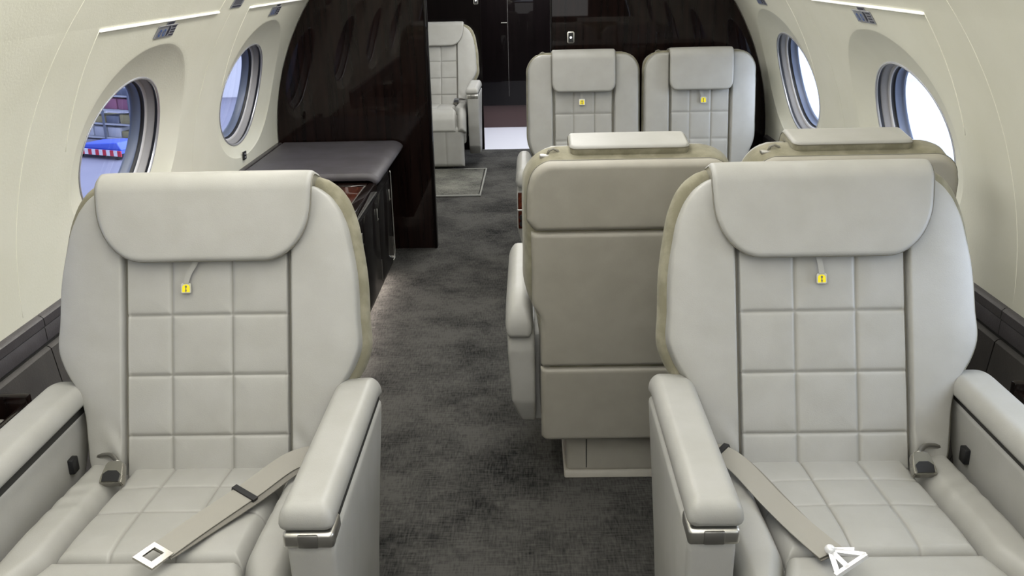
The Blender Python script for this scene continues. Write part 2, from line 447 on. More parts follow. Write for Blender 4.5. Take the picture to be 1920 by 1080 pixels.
    # ---- arms
    for sg in (-1, 1):
        x0, x1 = sorted((sg*.292, sg*.378))
        body = [(.115, .557), (.085, .50), (.02, .40), (-.045, .28), (-.10, .14), (-.14, .09), (-.34, .10), (-.41, .17), (-.445, .33), (-.462, .53), (-.455, .557)]
        ar = bm_obj('armrest', prism_bm(body, min(sg*.294, sg*.380), max(sg*.294, sg*.380), 'X', .010, 3), M['leather'], root)
        # pad
        def Ap(x, s, h):
            # s runs from the rear (0) to the front
            y = .150-s
            z = .586
            if s < .10: z -= .032*(1-s/.10)**2
            return np.array([sg*.331+x, y, z+h])
        def aw(s):
            w = .0495
            if s < .05: w = .034+.0155*sqrt(max(0, 1-(1-s/.05)**2))
            if s > .597: w = .0355+.014*sqrt(max(0, 1-((s-.597)/.020)**2))
            return w
        def tk(X, Y): return np.ones_like(X)
        pad('arm_pad', np.concatenate([stations(0, .617, 50, .6)]), lambda s: -aw(s), aw, Ap, .036, .014, .026, [M['leather']], ar, nu=30, rb=.02)
        # metal band round the front end
        band = box_bm(sg*.3345-.0452, sg*.3345+.0452, -.4675, -.395, .541, .573, .008, 3)
        bo = bm_obj('metal_band', band, M['chrome'], ar)
        bt = box_bm(sg*.3345-.018, sg*.3345+.018, -.4700, -.45, .544, .570, .0025, 2)
        bm_obj('recline_button', bt, M['chrome_dark'], ar)
        # dark box standing in for the shade in the gap under the pad
        box('arm_gap_shade', x0+.007, x1-.004, -.39, .11, .550, .575, M['shadow_gap'], ar)
    # belt buckle
    bx = buckle_side*.182
    bk = empty('seat_belt', (0, 0, 0), parent=root)
    V = []; base = np.array([bx, -.062, .470]); 
    tilt = radians(36)
    def B(x, y, z): return base+np.array([x, y*cos(tilt)-z*sin(tilt), y*sin(tilt)+z*cos(tilt)])
    prof_ = [(-.026, -.034), (.026, -.034), (.027, -.02), (.021, .014), (.014, .022), (-.014, .022), (-.021, .014), (-.027, -.02)]
    bm = bmesh.new()
    lo = [bm.verts.new(B(x, y, 0)) for x, y in prof_]; hi = [bm.verts.new(B(x*.9, y*.92, .017)) for x, y in prof_]
    bm.faces.new(lo[::-1]); bm.faces.new(hi)
    for i in range(8): bm.faces.new((lo[i], lo[(i+1) % 8], hi[(i+1) % 8], hi[i]))
    bmesh.ops.bevel(bm, geom=bm.edges[:], offset=.002, segments=2, affect='EDGES')
    bu = bm_obj('belt_buckle', bm, M['buckle'], bk)
    bm = bmesh.new()
    q = [(-.018, -.029), (.018, -.029), (.019, -.012), (.010, -.004), (-.010, -.004), (-.019, -.012)]
    lo = [bm.verts.new(B(x, y, .012)) for x, y in q]; hi = [bm.verts.new(B(x, y, .0195)) for x, y in q]
    bm.faces.new(lo[::-1]); bm.faces.new(hi)
    for i in range(6): bm.faces.new((lo[i], lo[(i+1) % 6], hi[(i+1) % 6], hi[i]))
    bm_obj('release_button', bm, M['black'], bk, smooth=False)
    pts = [(bx, -.045, .484), (bx+buckle_side*.03, -.012, .485), (bx+buckle_side*.075, .01, .47)]
    tube('buckle_stalk', subdiv_path(pts, 5), .006, M['chrome_dark'], bk)
    box('belt_anchor', *sorted((buckle_side*.282, buckle_side*.300)), -.045, -.018, .455, .49, M['black'], bk, bevel=.003)
    if belt:
        sd, path, slid, tongue = belt
        up = [np.array(p) for p in subdiv_path(path, 8)]
        rows = []
        for i, p in enumerate(up):
            t = up[min(i+1, len(up)-1)]-up[max(i-1, 0)]; t[2] = 0; t /= np.linalg.norm(t)
            rows.append((p+np.array([0, 0, .006]), (-t[1], t[0], .6*t[0])))
        ribbon('belt_webbing', rows, .049, .0016, M['webbing'], bk)
        rows2 = [((p[0]+.012*sin(pi*i/len(rows)), p[1]-.004, p[2]-.004-.003*sin(pi*i/len(rows))), s_) for i, (p, s_) in enumerate(rows)]
        ribbon('belt_webbing', rows2, .047, .0016, M['webbing_dark'], bk)
        # slider
        k = slid; p = rows[k][0]; t = up[k+1]-up[k-1]; t /= np.linalg.norm(t); sv_ = np.array(rows[k][1]); sv_ /= np.linalg.norm(sv_)
        nn = np.cross(sv_, t); nn /= np.linalg.norm(nn)
        if nn[2] < 0: nn = -nn
        bm = bmesh.new()
        for a, b_, c_ in ((0, 0, 0),):
            vs = [bm.verts.new(p+sv_*x*.029+t*y*.007+nn*z) for x in (-1, 1) for y in (-1, 1) for z in (-.006, .005)]
            for f in ((0,1,3,2),(4,6,7,5),(0,4,5,1),(2,3,7,6),(0,2,6,4),(1,5,7,3)): bm.faces.new([vs[i] for i in f])
        bm_obj('belt_slider', bm, M['black'], bk, smooth=False)
        # tongue
        p = rows[-1][0]; t = up[-1]-up[-3]; t /= np.linalg.norm(t)
        nn = np.cross(sv_, t); nn /= np.linalg.norm(nn)
        if nn[2] < 0: nn = -nn
        s2 = np.cross(nn, t)
        def plate(parts, nm, m):
            bm = bmesh.new()
            for (xa, xb, ya, yb, za, zb) in parts:
                vs = [bm.verts.new(p+s2*x+t*y+nn*z) for x in (xa, xb) for y in (ya, yb) for z in (za, zb)]
                for f in ((0,1,3,2),(4,6,7,5),(0,4,5,1),(2,3,7,6),(0,2,6,4),(1,5,7,3)): bm.faces.new([vs[i] for i in f])
            return bm_obj(nm, bm, m, bk, smooth=False)
        if tongue == 'plate':
            plate([(-.023,.023,-.006,.004,0,.005),(-.023,.023,.036,.048,0,.005),(-.023,-.013,.004,.036,0,.005),(.010,.023,.004,.036,0,.005)], 'belt_tongue', M['buckle'])
        else:
            # white connector: ball knuckle and three-legged bracket
            bm = bmesh.new()
            bmesh.ops.create_uvsphere(bm, u_segments=16, v_segments=10, radius=.0095)
            bmesh.ops.translate(bm, verts=bm.verts, vec=p+nn*.010)
            for k_, (dx, dy) in enumerate(((-.024, .05), (-.004, .055), (.030, .030), (.036, .052))):
                a0 = p+nn*.006; a1 = p+s2*dx+t*dy+nn*.006
                d = a1-a0; ln = np.linalg.norm(d); d /= ln; sx = np.cross(d, nn)
                vs = [bm.verts.new(q_+sx*u_*.0045+nn*z_) for q_ in (a0, a1) for u_ in (-1, 1) for z_ in (-.003, .004)]
                for f in ((0,1,3,2),(4,6,7,5),(0,4,5,1),(2,3,7,6),(0,2,6,4),(1,5,7,3)): bm.faces.new([vs[i] for i in f])
            a0 = p+s2*-.026+t*.05+nn*.006
            vs = [bm.verts.new(p+s2*x+t*y+nn*z) for x in (-.030, .038) for y in (.048, .056) for z in (.002, .010)]
            for f in ((0,1,3,2),(4,6,7,5),(0,4,5,1),(2,3,7,6),(0,2,6,4),(1,5,7,3)): bm.faces.new([vs[i] for i in f])
            bm_obj('belt_connector', bm, M['white_metal'], bk, angle=50)
    return root

def pair_seat(name, cx, Yj, rz, label, group, arm_side, tagx=.0, strapx=.0, dt=0., latch=1):
    """narrow seat of a side-by-side pair; arm_side in local x (-1/+1)"""
    rec = 8
    root = empty(name, (cx, Yj, 0), rz); tag(root, label, 'seat', group)
    P, e, n = back_frame(rec)
    wpts = [(-.31,.238),(-.25,.240),(-.10,.242),(.05,.244),(.12,.256),(.18,.279),(.30,.284),(.42,.284),(.50+dt*.6,.283),(.572+dt,.276),(.60+dt,.259),(.615+dt,.243),(.627+dt,.218),(.634+dt,.190)]
    W = smooth_interp(wpts)
    ws = lambda t: W(min(max(t-.004, -.31), .634+dt))+.002
    pad('suede_shell', stations(-.25, .638+dt, 70, .5), lambda t: -ws(t), ws, lambda x, t, h: P(x, t, h-.05), .03, .095, .03, [M['suede']], root, nu=40, rb=.035)
    ph = .148
    pad('back_core', stations(-.02, .57, 16, .3), lambda t: -.22, lambda t: .22, lambda x, t, h: P(x, t, h-.05), .034, .005, .02, [M['piping']], root, nu=10)
    for sg in (-1, 1):
        wl = (lambda t: -(W(t)-.004)) if sg < 0 else (lambda t: ph+.001)
        wr = (lambda t: -(ph+.001)) if sg < 0 else (lambda t: W(t)-.004)
        def inner(X, Y):
            ax = np.abs(X)
            return .76+.24*prof(np.maximum(np.array([[W(y) for y in Y[:, 0]]]).T-ax, 0), .07)
        pad('side_bolster', stations(-.03, .630+dt, 60, .45), wl, wr, lambda x, t, h: P(x, t, h-.05), .056, .01, .012, [M['leather']], root, nu=30, inner=inner)
    cq, cs = quilt((-.052, .055), (.065, .199, .335), depth=.006, sig=.008)
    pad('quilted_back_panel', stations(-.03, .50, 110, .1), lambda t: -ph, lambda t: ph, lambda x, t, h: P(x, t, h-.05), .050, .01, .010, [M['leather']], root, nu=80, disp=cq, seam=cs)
    headrest(root, P, .157, .442, .640+dt*.8, .105, (.045, .035), th=.032, lift=.036, turn=1.0)
    pts = subdiv_path([P(strapx, .475, .012), P(strapx, .44, .010), P(tagx, .402, .008)], 5)
    st_ = ribbon('pull_strap', [(p+np.array([0, -.004, 0]), (1, 0, 0)) for p in pts], .014, .003, M['leather'], root)
    tag_plate(st_, P(tagx, .392, .009), e, n, .030)
    # rear covers (face -n)
    RB = lambda off: (lambda x, t, h: P(x, t, -.145-off-h))
    def wu(t):
        w = W(min(max(t, -.25), .53))-.011
        if t > .565+dt: w -= .068*(1-sqrt(max(0, 1-((t-.565-dt)/.066)**2)))
        if t < .425: w -= .020*(1-(t-.395)/.03)
        return w
    pad('upper_back_cover', stations(.395, .630+dt, 44, .5), lambda t: -wu(t), wu, RB(-.004), .022, .01, .018, [M['leather_back']], root, nu=36, pipe=(.0016, M['piping']))
    wlo = lambda t: (.262 if t > .17 else .240+.022*max(0, (t-.13)/.04) if t > .13 else .240)-(.010*(1-min(1, (t+.285)/.012)) if t < -.273 else 0)
    pad('lower_back_cover', stations(-.03, .392, 40, .3), lambda t: -wlo(t), wlo, RB(-.002), .014, .01, .012, [M['leather_back']], root, nu=30)
    pad('skirt_cover', stations(-.285, -.033, 30, .4), lambda t: -wlo(t), wlo, RB(-.002), .014, .06, .012, [M['leather_back']], root, nu=30, rb=.02)
    # latch on top of the back, on one shoulder
    lx = .16*1
    lp = P(latch*.205, .622+dt, -.085)
    side = latch
    la = bm_obj('latch_plate', box_bm(side*.200-.036, side*.200+.036, lp[1]-.012, lp[1]+.012, lp[2]-.004, lp[2]+.006, .003, 2), M['chrome_dark'], root)
    tube('latch_loop', [(side*.200-.016, lp[1], lp[2]+.004), (side*.200-.012, lp[1], lp[2]+.015), (side*.200, lp[1], lp[2]+.020), (side*.200+.012, lp[1], lp[2]+.015), (side*.200+.016, lp[1], lp[2]+.004)], .0035, M['piping'], la)
    # cushion
    def C(x, s, h):
        if s < .42: return np.array([x, -s, .455+h])
        a = min((s-.42)/.09, 1.35); ex_ = max(0, s-.42-.1215)
        return np.array([x, -.42-.09*sin(a)-ex_*cos(a)-h*sin(a), .455-.09*(1-cos(a))-ex_*sin(a)+h*cos(a)])
    base0 = lambda x, s, h: C(x, s, h-.05)
    cq2, cs2 = quilt((-.09, .09), (.10, .22, .34), depth=.005, sig=.008)
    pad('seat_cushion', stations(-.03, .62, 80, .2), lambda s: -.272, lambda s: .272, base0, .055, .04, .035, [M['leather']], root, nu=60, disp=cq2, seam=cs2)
    bm_obj('cushion_pan', prism_bm([(.03, .17), (-.42, .17), (-.49, .30), (-.46, .41), (.03, .41)], -.262, .262, 'X', .015), M['leather'], root)
    # plinth with rounded lip
    pl = bm_obj('seat_base', prism_bm([(.068, .012), (-.40, .012), (-.38, .19), (.058, .19)], -.165, .165, 'X', .018, 4), M['leather_back'], root)
    bm_obj('base_rim', prism_bm([(.082, .0), (-.42, .0), (-.41, .016), (.072, .022)], -.172, .172, 'X', .006, 3), M['leather_back'], pl)
    box('base_seam', -.105, -.102, .060, .0685, .03, .165, M['shadow_gap'], pl); box('base_seam', .102, .105, .060, .0685, .03, .165, M['shadow_gap'], pl)
    # arm on the outer side
    sg = arm_side
    body = [(.10, .51), (.115, .44), (.105, .27), (.07, .19), (-.36, .15), (-.43, .20), (-.46, .33), (-.46, .50)]
    bmb = prism_bm(body, min(sg*.256, sg*.335), max(sg*.256, sg*.335), 'X', .012, 3)
    for v in bmb.verts:      # lower outer side slopes inwards
        if v.co.z < .30 and abs(v.co.x) > .30: v.co.x -= sg*.045*(.30-v.co.z)/.15
    ar = bm_obj('armrest', bmb, M['leather'], root)
    def Ap(x, s, h):
        y = .13-s; z = .545
        if s < .13: z -= .05*(1-s/.13)**2
        return np.array([sg*.300+x, y, z+h])
    def aw(s):
        w = .040
        if s < .04: w = .028+.012*sqrt(max(0, 1-(1-s/.04)**2))
        if s > .56: w = .022+.018*sqrt(max(0, 1-((s-.56)/.041)**2))
        return w
    pad('arm_pad', stations(0, .60, 44, .6), lambda s: -aw(s), aw, Ap, .060, .024, .034, [M['leather']], ar, nu=28, rb=.02)
    bm_obj('metal_band', box_bm(sg*.300-.0372, sg*.300+.0372, .04, .119, .492, .503, .002, 2), M['chrome'], ar)
    fr = bm_obj('control_panel', box_bm(sg*.300-.030, sg*.300+.030, -.470, -.455, .33, .50, .003, 2), M['wood_red'], ar)
    bm_obj('metal_band', box_bm(sg*.300-.034, sg*.300+.034, -.472, -.450, .415, .422, .0015, 1), M['chrome'], ar)
    for z in (.355, .385):
        bm = bmesh.new(); bmesh.ops.create_cone(bm, cap_ends=True, segments=20, radius1=.014, radius2=.012, depth=.016)
        bmesh.ops.rotate(bm, verts=bm.verts, matrix=__import__('mathutils').Matrix.Rotation(pi/2, 3, 'X'))
        bmesh.ops.translate(bm, verts=bm.verts, vec=(sg*.312, -.476, z)); bm_obj('control_knob', bm, M['black'], ar)
    return root

FL = exec_seat('cabin_seat', -.732, 1.90, 'ivory leather armchair in front at the left, its belt crossing from the right armrest', tagx=-.044, strapx=-.022,
    belt=(1, [(.265, -.010, .474), (.228, -.03, .480), (.192, -.07, .482), (.142, -.165, .477), (.08, -.29, .478), (.038, -.385, .480)], 25, 'plate'), buckle_side=-1)
FR = exec_seat('cabin_seat', .640, 1.90, 'ivory leather armchair in front at the right, its belt ending in a white connector', tagx=-.003, strapx=-.012,
    belt=(-1, [(-.262, -.015, .474), (-.235, -.045, .480), (-.21, -.10, .482), (-.172, -.23, .477), (-.142, -.33, .478), (-.112, -.41, .479)], 6, 'connector'), buckle_side=1, cols=(-.060, .075), drow=-.011)
AF = exec_seat('cabin_seat', -.77, 7.80, 'ivory leather armchair far back, partly hidden by the dark bulkhead beside the mat', tagx=-.06, strapx=-.05, buckle_side=1)

g1 = 'pair of seats seen from behind'; g2 = 'pair of seats facing the camera against the bulkhead'
pair_seat('double_seat', .259, 2.69, pi, 'seat seen from behind nearest the aisle, taupe back cover and base showing', g1, 1, dt=-.040, latch=1)
pair_seat('double_seat', .841, 2.69, pi, 'seat seen from behind next to the right-hand windows, mostly hidden by a front armchair', g1, -1, dt=-.040, latch=1)
pair_seat('double_seat', .267, 4.80, 0, 'rear ivory seat facing the camera beside the aisle, against the dark bulkhead', g2, -1, tagx=-.008, strapx=-.008, latch=-1)
pair_seat('double_seat', .848, 4.80, 0, 'rear ivory seat facing the camera beside the right wall, against the dark bulkhead', g2, 1, tagx=.015, strapx=.0, latch=-1)

# ------------------------------------------------------------------ cabin shell
XC, ZC, R = -.055, .60, 1.318
Y0, Y1 = -1.85, 8.17
WY = [.36, 1.76, 3.16, 4.56, 5.96, 7.36]; PITCH = 1.40; PHIC = .260
PHLO = 0.0; PHHI = 1.13          # ceiling starts at PHHI
def S3(side, Y, phi, off=0.):
    r = R+off
    return (XC+side*r*cos(phi), Y, ZC+r*sin(phi))
HA, HB = .325, .237; DEP = .034
def wall(side, name):
    V = []; Fc = []
    def grid(fn, nu, nv):
        b = len(V)
        for i in range(nu+1):
            for j in range(nv+1): V.append(fn(i/nu, j/nv))
        for i in range(nu):
            for j in range(nv):
                a = b+i*(nv+1)+j; Fc.append((a, a+1, a+nv+2, a+nv+1))
    NT = 128
    ph0, ph1 = 0.0, .62
    for c in WY:
        ya, yb = c-PITCH/2, c+PITCH/2
        rows = []
        def rect(th):
            dx, dy = cos(th), sin(th)
            hx = PITCH/2; hy = (ph1-PHIC)*R if dy > 0 else (PHIC-ph0)*R
            k = min(hx/abs(dx) if abs(dx) > 1e-9 else 1e9, hy/abs(dy) if abs(dy) > 1e-9 else 1e9)
            return dx*k, dy*k
        def sup(th, a, b_, p=2.0):
            dx, dy = cos(th), sin(th); r_ = (abs(dx/a)**p+abs(dy/b_)**p)**(-1/p); return dx*r_, dy*r_
        angs = []
        for k in range(NT): angs.append(2*pi*k/NT)
        cor = [atan2((ph1-PHIC)*R, PITCH/2), pi-atan2((ph1-PHIC)*R, PITCH/2), pi+atan2((PHIC-ph0)*R, PITCH/2), 2*pi-atan2((PHIC-ph0)*R, PITCH/2)]
        for ca in cor:
            k = min(range(NT), key=lambda q: abs(angs[q]-ca)); angs[k] = ca
        rings = [('r', 1), ('m', .75), ('m', .5), ('m', .25), ('m', .08), ('s', 0), ('s', .02), ('s', .08), ('s', .2), ('s', .4), ('s', .6), ('s', .8), ('s', .94), ('s', 1.)]
        base = len(V)
        for typ, k in rings:
            for th in angs:
                rx, ry = rect(th); sx, sy = sup(th, .455, .372 if sin(th) > 0 else .285, 2.2); hx, hy = sup(th, HA, HB)
                if typ == 'r': x, y, d = rx, ry, 0
                elif typ == 'm': x, y, d = sx+(rx-sx)*k, sy+(ry-sy)*k, 0
                else:
                    x, y = sx+(hx-sx)*k, sy+(hy-sy)*k
                    kk = k+.03*sin(pi*k); d = DEP*(kk if sin(th) > -.2 else kk**.9)
                    if k == .02: d = DEP*.012
                V.append(S3(side, c+x, PHIC+y/R, d))
        for i in range(len(rings)-1):
            for k in range(NT):
                a = base+i*NT+k; b2 = base+i*NT+(k+1) % NT; Fc.append((a, b2, b2+NT, a+NT))
    ya, yb = WY[0]-PITCH/2, WY[-1]+PITCH/2
    grid(lambda u, v: S3(side, ya+(yb-ya)*u, ph1+(PHHI-ph1)*v), 40, 16)
    grid(lambda u, v: S3(side, ya+(yb-ya)*u, -.473+.473*v), 20, 8)
    grid(lambda u, v: S3(side, Y0+(ya-Y0)*u, -.473+(PHHI+.473)*v), 8, 30)
    o = mesh_obj(name, V, Fc, M['wall'], None, None, True)
    me = o.data
    try: me.set_sharp_from_angle(angle=radians(9))
    except Exception: pass
    tag(o, kind='structure'); return o
wall(-1, 'wall_left'); wall(1, 'wall_right')

def ell(side, c, sc_, off, n=72, add=0.):
    return [S3(side, c+(HA*sc_+add)*cos(t), PHIC+(HB*sc_+add)*sin(t)/R, off) for t in np.linspace(0, 2*pi, n, endpoint=False)]
def loft(name, rings, m, parent):
    V = [p for r_ in rings for p in r_]; n = len(rings[0]); Fc = []
    for i in range(len(rings)-1):
        for k in range(n): Fc.append((i*n+k, i*n+(k+1) % n, (i+1)*n+(k+1) % n, (i+1)*n+k))
    o = mesh_obj(name, V, Fc, m, parent)
    return o
wn = 0
for side in (-1, 1):
    for c in WY:
        wn += 1
        w = empty('window_%d' % wn, S3(side, c, PHIC, DEP)); tag(w, kind='structure')
        w.location = (0, 0, 0)
        d0 = DEP-.001
        loft('window_lip', [ell(side, c, 1, d0, add=.001), ell(side, c, 1, d0-.003, add=-.002), ell(side, c, 1, d0-.001, add=-.007), ell(side, c, 1, d0+.004, add=-.009)], M['lip'], w)
        loft('dark_gasket', [ell(side, c, 1, d0+.003, add=-.008), ell(side, c, 1, d0+.005, add=-.010), ell(side, c, 1, d0+.007, add=-.005), ell(side, c, 1, d0+.016, add=-.004)], M['gasket'], w)
        loft('shade_housing', [ell(side, c, 1, d0+.015, add=-.004), ell(side, c, 1, d0+.017, add=-.009), ell(side, c, 1, d0+.034, add=-.014), ell(side, c, 1, d0+.037, add=-.019)], M['ring_grey'], w)
        loft('inner_liner', [ell(side, c, 1, d0+.0365, add=-.018), ell(side, c, 1, d0+.038, add=-.025), ell(side, c, 1, d0+.043, add=-.028)], M['ring_light'], w)
        loft('seal_ring', [ell(side, c, 1, d0+.0425, add=-.0275), ell(side, c, 1, d0+.053, add=-.027), ell(side, c, 1, d0+.056, add=-.033)], M['gasket'], w)
        loft('outer_frame', [ell(side, c, 1, d0+.055, add=-.032), ell(side, c, 1, d0+.078, add=-.036), ell(side, c, 1, d0+.080, add=-.042), ell(side, c, 1, d0+.088, add=-.044)], M['ring_blue'], w)
        g = ell(side, c, 1, d0+.082, add=-.041)
        mid = tuple(np.mean(np.array(g), axis=0)); n = len(g)
        mesh_obj('window_pane', g+[mid], [((k, (k+1) % n, n) if side < 0 else ((k+1) % n, k, n)) for k in range(n)], M['glass'], w, smooth=True)

# panel edges and seams: caught light drawn as pale glowing beads
def strip(name, side, pts, w, m, off=-.002, parent=None, th=.002):
    """pts: (Y, phi) polyline along the wall; a thin raised bead"""
    P3 = [S3(side, y, p, off) for y, p in pts]
    return tube(name, P3, w, m, parent, n=6)
tn = 0
for side in (-1, 1):
    for c in (3.115, 4.56):
        tn += 1
        a, b = c-.515, c+.515; ph = .612
        t_ = empty('trim_%d' % tn); tag(t_, kind='structure')
        strip('edge_highlight', side, [(a+(b-a)*k/10, ph) for k in range(11)], .0042, M['line'], parent=t_)
        strip('seam_highlight', side, [(a+.045*k/14, ph-.28*k/14) for k in range(15)], .0014, M['line2'], off=-.0003, parent=t_)
        strip('seam_highlight', side, [(b-.02*k/14, ph+.32*k/14) for k in range(15)], .0018, M['line2'], off=-.0003, parent=t_)
    for c in [w_+PITCH/2-.06 for w_ in WY[:4]]:
        tn += 1
        o = strip('trim_%d' % tn, side, [(c, PHHI-(PHHI-.02)*k/30) for k in range(31)], .0016 if False else .0008, M['line2'] if c < 3 else M['wall'], off=-.0002); tag(o, kind='structure')  # nearer beads imitate light caught along the bay seams

# ceiling, floor, ends
xk = R*cos(PHHI); zk = ZC+R*sin(PHHI)
o = mesh_obj('ceiling', [(XC-xk-.02, Y0, zk-.004), (XC+xk+.02, Y0, zk-.004), (XC+xk+.02, 9.6, zk-.004), (XC-xk-.02, 9.6, zk-.004)], [(0, 1, 2, 3)], M['ceiling'], smooth=False); tag(o, kind='structure')
o = mesh_obj('floor', [(-1.6, Y0, 0), (1.6, Y0, 0), (1.6, 8.17, 0), (-1.6, 8.17, 0)], [(0, 1, 2, 3)], M['carpet'], smooth=False); tag(o, kind='structure')
o = mesh_obj('floor_galley', [(-1.6, 8.17, 0), (1.6, 8.17, 0), (1.6, 9.6, 0), (-1.6, 9.6, 0)], [(0, 1, 2, 3)], M['tile'], smooth=False); tag(o, kind='structure')

def arc_wall(name, Y, th, xa, xb, m, gap=.006):
    """transversal wall following the cabin curve between xa and xb"""
    zf = .001
    def top(x):
        d = R*R-(x-XC)**2
        return min(zk-.006, ZC+sqrt(max(d, 1e-6))-gap)
    def lim(z, sgn): return XC+sgn*(sqrt(R*R-(z-ZC)**2)-gap)
    poly = []
    if xa is None:      # left side follows the hull
        for z in np.linspace(zf, 1.70, 30): poly.append((lim(z, -1), z))
        poly.append((XC-xk+.01, zk-.006)); poly.append((xb, zk-.006)); poly.append((xb, zf))
    elif xb is None:
        for z in np.linspace(zf, 1.70, 30): poly.append((lim(z, 1), z))
        poly.append((XC+xk-.01, zk-.006)); poly.append((xa, zk-.006)); poly.append((xa, zf))
    else:
        for z in np.linspace(zf, 1.70, 30): poly.append((lim(z, -1), z))
        for z in np.linspace(1.70, zf, 30): poly.append((lim(z, 1), z))
    o = bm_obj(name, prism_bm(poly, Y, Y+th, 'Y'), m, smooth=False); tag(o, kind='structure'); return o
arc_wall('wall_bulkhead_left', 5.17, .05, None, -.545, M['wood_dark'])
arc_wall('wall_bulkhead_right', 5.17, .05, .118, None, M['wood_dark'])
o = box('trim_20', -.547, -.531, 5.160, 5.224, .001, zk-.008, M['wood_black'], bevel=.002); tag(o, kind='structure')
o = box('trim_21', .110, .120, 5.162, 5.222, .001, zk-.008, M['wood_black'], bevel=.002); tag(o, kind='structure')
arc_wall('wall_front', Y0, .03, 0, 0, M['wood_dark'])
# aft wall with opening
arc_wall('wall_aft_left', 8.17, .04, None, -.395, M['wood_black'])
arc_wall('wall_aft_right', 8.17, .04, .30, None, M['wood_black'])
o = box('wall_galley', -1.3, 1.3, 9.50, 9.55, .20, zk-.006, M['wood_black']); tag(o, kind='structure')
o = box('baseboard_galley', -1.3, 1.3, 9.46, 9.55, .0, .20, M['galley_brown']); tag(o, kind='structure')
o = box('wall_galley_left', -1.32, -1.28, 8.21, 9.5, 0, zk-.006, M['wood_black']); tag(o, kind='structure')
o = box('wall_galley_right', 1.28, 1.32, 8.21, 9.5, 0, zk-.006, M['wood_black']); tag(o, kind='structure')
# galley cabinet blocking most of the view above the kick panel
cab = empty('galley_cabinet', (0, 9.3, 0)); tag(cab, 'black lacquered cabinet beyond the far doorway', 'cabinet')
box('cabinet_body', -1.2, 1.2, .0, .155, .215, zk-.02, M['wood_black'], cab, bevel=.003)
box('cabinet_kick', -1.2, 1.2, .03, .155, .001, .213, M['galley_brown'], cab)
box('door_seam', -.20, -.197, -.002, .0, .3, 1.6, M['key_grey'], cab)
box('door_handle', -.26, -.205, -.010, .0, .98, .985, M['chrome'], cab)

# sidewall ledges and lower panels
for side, nm in ((-1, 'left'), (1, 'right')):
    yb = 2.98 if side < 0 else 5.15
    led = empty('wall_ledge_%s' % nm); tag(led, kind='structure')
    def seg(name, phs, y0, y1, m, par, nseg):
        # phs: list of (phi, off) section
        V = []; Fc = []; n = len(phs)
        for y in np.linspace(y0, y1, nseg+1):
            for p, o_ in phs: V.append(S3(side, y, p, o_))
        for i in range(nseg):
            for j in range(n-1): Fc.append((i*n+j, i*n+j+1, (i+1)*n+j+1, (i+1)*n+j))
        ob = mesh_obj(name, V, Fc, m, par, smooth=True)
        try: ob.data.set_sharp_from_angle(angle=radians(35))
        except Exception: pass
        return ob
    cuts = [Y0+.05, -1.15, .15, 1.45, 2.47 if side < 0 else 2.42, 3.8, 5.15]
    for a, b in zip(cuts[:-1], cuts[1:]):
        if a > yb: continue
        b = min(b, yb)
        top_sec = [(.006, .0), (.004, -.010), (-.001, -.017), (-.018, -.018), (-.022, -.013)]
        seg('ledge_rail', top_sec, a+.0015, b-.0015, M['ledge'], led, 6)
        seg('ledge_band', [(-.020, -.013), (-.024, -.016), (-.053, -.016), (-.058, -.008)], a+.0015, b-.0015, M['ledge'], led, 6)
        seg('side_panel', [(-.062, .0), (-.065, -.014), (-.07, -.02), (-.20, -.02), (-.34, -.02), (-.46, -.02)], a+.002, b-.002, M['side_panel'], led, 6)
    seg('dark_gap', [(.0, -.001), (-.2, -.002), (-.47, -.002)], Y0+.05, yb, M['shadow_gap'], led, 8)

# fold-away drink holders beside the front seats
for side, x0, x1, lab in ((-1, -1.335, -1.205, 'dark wood drink holder box beside the left front armchair'), (1, 1.115, 1.225, 'dark wood drink holder box beside the right front armchair')):
    d = empty('drink_holder', (0, 0, 0)); tag(d, lab, 'drink holder', 'drink holders')
    ye = 2.08
    for (a, b, c_, e_, zz0, zz1, nm) in ((x0, x1, ye-.022, ye, .40, .553, 'end_panel'), ):
        box(nm, a, b, c_, e_, zz0, zz1, M['wood_dark'], d, bevel=.006)
    xi0, xi1 = (x1-.014, x1) if side < 0 else (x0, x0+.014)
    box('side_panel', xi0, xi1, 1.35, ye-.02, .40, .535, M['wood_dark'], d, bevel=.004)
    box('tray', x0+.005, x1-.005, 1.35, ye-.02, .40, .47, M['black'], d, bevel=.002)
    box('metal_insert', x0+.01, x1-.016, 1.45, 1.94, .468, .520, M['chrome'], d, bevel=.004)
    box('metal_insert', x0+.02, x1-.022, 1.94, 1.99, .468, .528, M['chrome_dark'], d, bevel=.004)

# ------------------------------------------------------------------ credenza on the left
cr = empty('credenza', (-1.0, 3.0, 0)); cr.location = (0, 0, 0)
tag(cr, 'long dark lacquered credenza with mahogany top behind the left front armchair', 'cabinet')
def hullx(z): return XC-sqrt(R*R-(z-ZC)**2)+.012
xf = -.712
xb_ = hullx(.10)
bm = prism_bm([(xf, .065), (hullx(.065), .065), (hullx(.2), .2), (hullx(.35), .35), (hullx(.54), .54), (xf, .54)], 3.02, 4.72, 'Y', .006, 2)
bm_obj('cabinet_body', bm, M['wood_black'], cr)
bm_obj('cabinet_kick', prism_bm([(xf-.10, .001), (hullx(.001), .001), (hullx(.065), .064), (xf-.10, .064)], 3.05, 4.70, 'Y'), M['wood_black'], cr, smooth=False)
box('aft_cabinet', -1.30, -.795, 4.722, 5.155, .001, .545, M['wood_black'], cr, bevel=.006)
